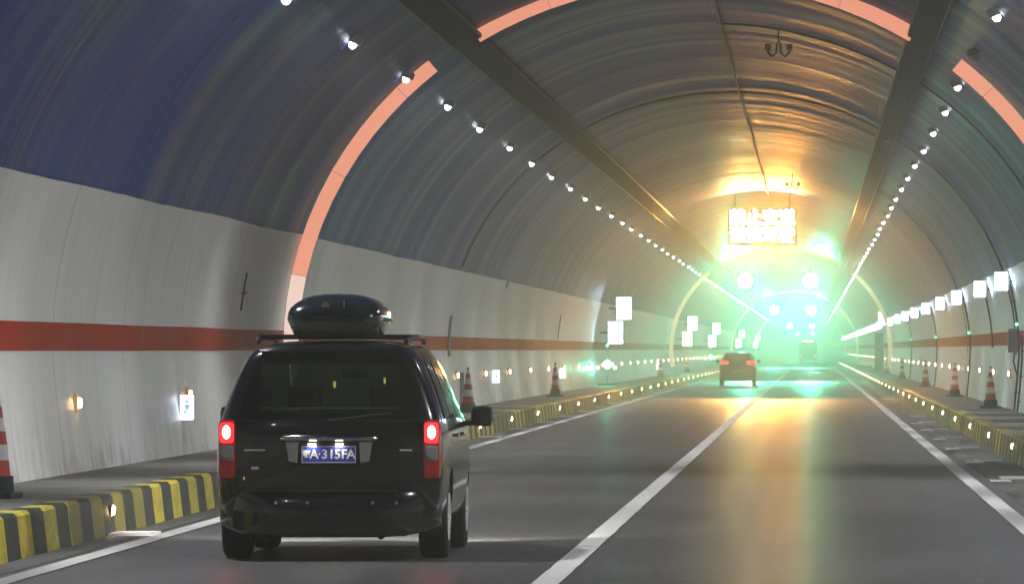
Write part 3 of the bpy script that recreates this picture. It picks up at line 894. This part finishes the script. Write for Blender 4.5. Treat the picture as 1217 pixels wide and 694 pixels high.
for s in (-1, 1):
    lx = sorted((s*.755, s*.90))
    hm = B(lx[0], lx[1], .005, .26, .655, 1.135, .045); hs = obj('tail_lamp_housing', hm, M_TAIL, van, True)
    lx2 = sorted((s*.770, s*.885))
    obj('lit_lens', B(lx2[0], lx2[1], -.012, .05, .945, 1.115, .03), M_TLIT, hs, True)
    bm = bmesh.new(); bmesh.ops.create_uvsphere(bm, u_segments=16, v_segments=10, radius=1, matrix=Matrix.Translation((s*.829, -.006, 1.035)) @ Matrix.Diagonal((.036, .02, .058, 1))); obj('lamp_core', bm, M_TCORE, hs, True)
    obj('clear_lens', B(lx2[0], lx2[1], -.008, .05, .80, .935, .03), M_TAILC, hs, True)
    bm = bmesh.new(); disc(bm, ((lx2[0]+lx2[1])/2, .868), .042, -.013, 16, .01); obj('reversing_bulb', bm, M_GREY, hs, True)
    obj('red_lens', B(lx2[0], lx2[1], -.008, .05, .668, .792, .03), M_TAIL, hs, True)
    l = spot('tail_glow', (s*.84, -.06, 1.03), (s*.95, -3, .9), .8, 150, (1, .08, .05), van, .04, .9)
    # door mirrors
    ml = empty('door_mirror', (s*.93, 3.55, 1.12), 0, van)
    x0, x1 = sorted((s*.05, s*.235)); obj('mirror_housing', B(x0, x1, -.06, .08, -.075, .10, .05), M_PLAST, ml, True)
    x0, x1 = sorted((s*.07, s*.22)); obj('mirror_glass', B(x0, x1, -.066, -.058, -.055, .08, .003), M_GLASS, ml)
    x0, x1 = sorted((s*-.06, s*.07)); obj('mirror_arm', B(x0, x1, -.03, .04, -.07, -.02, .01), M_PLAST, ml)
    d = 'X+' if s > 0 else 'X-'
    for y0, y1 in ((.55, 1.25), (1.33, 2.25), (2.33, 3.25)):
        t0 = .18 if y0 < .6 else .03; t1 = .30 if y1 > 3 else .03
        patch('side_window', bt, quad((y0, 1.14), (y1, 1.14), (y1-t1, 1.60), (y0+t0, 1.60), .05), 10, 8, .006, M_GLASS, van, d)
    for y in (1.6, 2.6):
        x0, x1 = sorted((s*.945, s*.972)); obj('door_handle', B(x0, x1, y, y+.16, .98, 1.01, .008), M_CHROME, van)
    x0, x1 = sorted((s*.55, s*.80)); obj('headlamp', B(x0, x1, 4.80, 4.99, .62, .80, .03), M_HEAD, van, True)
    spot('headlamp_beam', (s*.68, 5.12, .68), (s*.9, 16, -.35), 1600, 75, (1, .95, .86), van, .07, .8)
    for ay in (.95, 4.03): wheel(van, s*.805, ay)
    bm = bmesh.new(); tube(bm, [(s*.60, .42, 1.765), (s*.615, .55, 1.785), (s*.63, 1.5, 1.80), (s*.63, 2.5, 1.795), (s*.62, 2.75, 1.76)], .02, 8); obj('roof_rail', bm, M_PLAST, van, True)
obj('exhaust', tube(bmesh.new(), [(.42, -.02, .20), (.42, .5, .21)], .028, 12), M_DARK, van, True)
obj('underbody', B(-.62, .62, .35, 4.8, .19, .34, .03), M_CBLK, van)
for y in (.82, 1.95): obj('roof_bar', B(-.63, .63, y, y+.07, 1.785, 1.825, .012), M_PLAST, van)
for bx, bz, w_, h_ in ((-.60, .885, .17, .012), (.62, .885, .10, .012), (-.60, .735, .06, .022)):
    patch('badge', bt, quad((bx-w_/2, bz), (bx+w_/2, bz), (bx+w_/2, bz+h_), (bx-w_/2, bz+h_)), 3, 1, .014, M_STEEL, tg)
# roof box
def boxsec(y, w, z0, z1, sq, lo):
    pts = []
    n = 28
    for k in range(n):
        a = 2*math.pi*k/n; c, s = math.cos(a), math.sin(a)
        w_ = w*.895; x = w_*math.copysign(abs(c)**sq, c); z = z0+(z1+.02-z0)*(math.copysign(abs(s)**sq, s))
        if s < 0: z = z0+lo*math.copysign(abs(s)**.35, s); x = w_*.90*math.copysign(abs(c)**.45, c)
        pts.append((x, y, z))
    return pts
bm = bmesh.new(); prev = None
for y, w_, z1, lo in ((.48, .30, 1.99, .05), (.50, .37, 2.03, .09), (.56, .42, 2.085, .11), (.72, .435, 2.125, .115), (1.1, .44, 2.15, .115), (1.8, .44, 2.145, .115), (2.3, .41, 2.10, .11), (2.55, .33, 2.03, .09), (2.62, .22, 1.98, .05)):
    cur = [bm.verts.new(p) for p in boxsec(y, w_, 1.945, z1-.01, .78, lo+.045)]
    if prev:
        for k in range(28): bm.faces.new((prev[k], prev[(k+1) % 28], cur[(k+1) % 28], cur[k]))
    else: bm.faces.new(cur)
    prev = cur
bm.faces.new(prev)
rb = obj('roof_box', bm, M_BOXP, van, True)
bm = bmesh.new(); pts = []
for k in range(33):
    a = 2*math.pi*k/32; pts.append((.398*math.copysign(abs(math.cos(a))**.4, math.cos(a)), 1.52+1.04*math.copysign(abs(math.sin(a))**.5, math.sin(a)), 1.945))
obj('lid_flange', tube(bm, pts, .014, 6), M_PLAST, rb, True)
bm = bmesh.new(); disc(bm, (-.06, 2.055), .032, .505, 20, .03); obj('emblem', bm, mat('emblem_gold', (.45, .36, .18), .3, .8), rb, True)
bm = B(.085, .095, .50, .56, 2.02, 2.10); obj('lock_trim', bm, M_CHROME, rb)

# --- the hazy car ahead
car = empty('small_car', (-3.53, 344, 0)); tag(car, 'dark hatchback with glowing tail lamps in the greenish haze ahead', 'car')
st = [(0.0, .80, .32, 1.50, .56), (.10, .85, .27, 1.54, .60), (.45, .88, .24, 1.57, .62), (1.4, .885, .24, 1.60, .63), (2.1, .885, .24, 1.57, .62),
      (2.6, .885, .24, 1.36, .60), (3.0, .885, .24, 1.05, .66), (3.6, .87, .24, .95, .66), (4.05, .80, .26, .80, .55), (4.2, .66, .30, .66, .45)]
_, b2 = finish_shell(shell(st, 0, .45, 1.02), 'body', M_PAINT2, car, (.75, 3.35), .37)
patch('rear_window', b2, quad((-.66, 1.10), (.66, 1.10), (.54, 1.47), (-.54, 1.47), .07), 14, 8, .014, M_GLASS, car)
obj('rear_bumper', bump_mesh(.25, .56, .84, -.08, .2), M_PAINT2, car, True)
obj('licence_plate', B(-.22, .22, -.10, -.085, .62, .75, .004), M_PLATE, car)
for s in (-1, 1):
    x0, x1 = sorted((s*.44, s*.82)); obj('tail_lamp', B(x0, x1, -.02, .2, 1.02, 1.17, .03), M_TLIT, car, True)
    ml = obj('door_mirror', B(*sorted((s*.88, s*1.05)), 2.75, 2.87, 1.08, 1.22, .03), M_PLAST, car, True)
    for ay in (.75, 3.35): wheel(car, s*.76, ay, .31, .21)
    x0, x1 = sorted((s*.5, s*.75)); obj('headlamp', B(x0, x1, 3.95, 4.1, .6, .74, .02), M_HEAD, car, True)
    spot('headlamp_beam', (s*.6, 4.3, .65), (s*.7, 16, -.2), 900, 70, (1, .95, .88), car, .07, .8)
    spot('tail_glow', (s*.65, -.08, 1.1), (s*.7, -4, .2), 6, 160, (1, .1, .06), car, .04, .9)
# --- the far truck
tr = empty('box_truck', (-.55, 820, 0)); tag(tr, 'far box truck with two red lamps almost lost in green haze', 'truck')
obj('cargo_box', B(-1.0, 1.0, 0, 4.4, .85, 2.75, .03), M_CBLK, tr)
obj('cab', B(-.95, .95, 4.5, 6.1, .5, 2.3, .12), M_PAINT2, tr); obj('chassis', B(-.45, .45, .1, 5.6, .55, .83, .02), M_DARK, tr)
obj('bumper_bar', B(-1.0, 1.0, -.06, .04, .5, .64, .01), M_DARK, tr)
obj('roof_marker', B(-.6, .6, -.04, -.002, 2.62, 2.70, .005), M_AMBER, tr)
for s in (-1, 1):
    bm = bmesh.new(); disc(bm, (s*.80, 1.02), .11, -.06, 18, .055); obj('tail_lamp', bm, M_RED, tr, True)
    for ay in (1.0, 5.0): wheel(tr, s*.85, ay, .42, .26)


# ------------------------------------------------------------------ haze
bm = B(-11, 9, -66, 2330, -1.0, 8.6)
hz = bpy.data.materials.new('haze'); hz.use_nodes = True; nt = hz.node_tree; nt.nodes.clear()
out = nt.nodes.new('ShaderNodeOutputMaterial'); v = nt.nodes.new('ShaderNodeVolumePrincipled')
v.inputs['Color'].default_value = (.93, .95, .95, 1); v.inputs['Density'].default_value = .0020; v.inputs['Anisotropy'].default_value = .84
nt.links.new(v.outputs[0], out.inputs['Volume'])
o = obj('haze', bm, hz); o['kind'] = 'stuff'

# ------------------------------------------------------------------ world, camera, render
w = bpy.data.worlds.new('World'); S.world = w; w.use_nodes = True
nt = w.node_tree; sky = nt.nodes.new('ShaderNodeTexSky'); sky.sky_type = 'NISHITA'; sky.sun_disc = False
sky.sun_elevation = R(3); sky.sun_rotation = R(200)
nt.links.new(sky.outputs[0], nt.nodes['Background'].inputs[0]); nt.nodes['Background'].inputs[1].default_value = .003
cam = bpy.data.cameras.new('camera'); co = bpy.data.objects.new('camera', cam); C.objects.link(co)
co.location = (0, 0, CAMZ)
cam.sensor_width = 36; cam.lens = 36*FPX/1217; cam.clip_start = .5; cam.clip_end = 5000
yaw = math.atan((966-608.5)/FPX); pitch = math.atan((415.5-347)/FPX)
co.rotation_euler = (R(90)+pitch, 0, yaw)
S.camera = co
S.view_settings.view_transform = 'Standard'; S.view_settings.look = 'None'; S.view_settings.gamma = 1; S.view_settings.exposure = 0
S.render.engine = 'CYCLES'; cy = S.cycles
cy.use_denoising = True; cy.use_light_tree = True
try: cy.denoiser = 'OPENIMAGEDENOISE'
except Exception: pass
cy.max_bounces = 6; cy.diffuse_bounces = 2; cy.glossy_bounces = 2; cy.volume_bounces = 0; cy.transmission_bounces = 2
cy.sample_clamp_indirect = 4; cy.sample_clamp_direct = 0
cy.use_adaptive_sampling = False
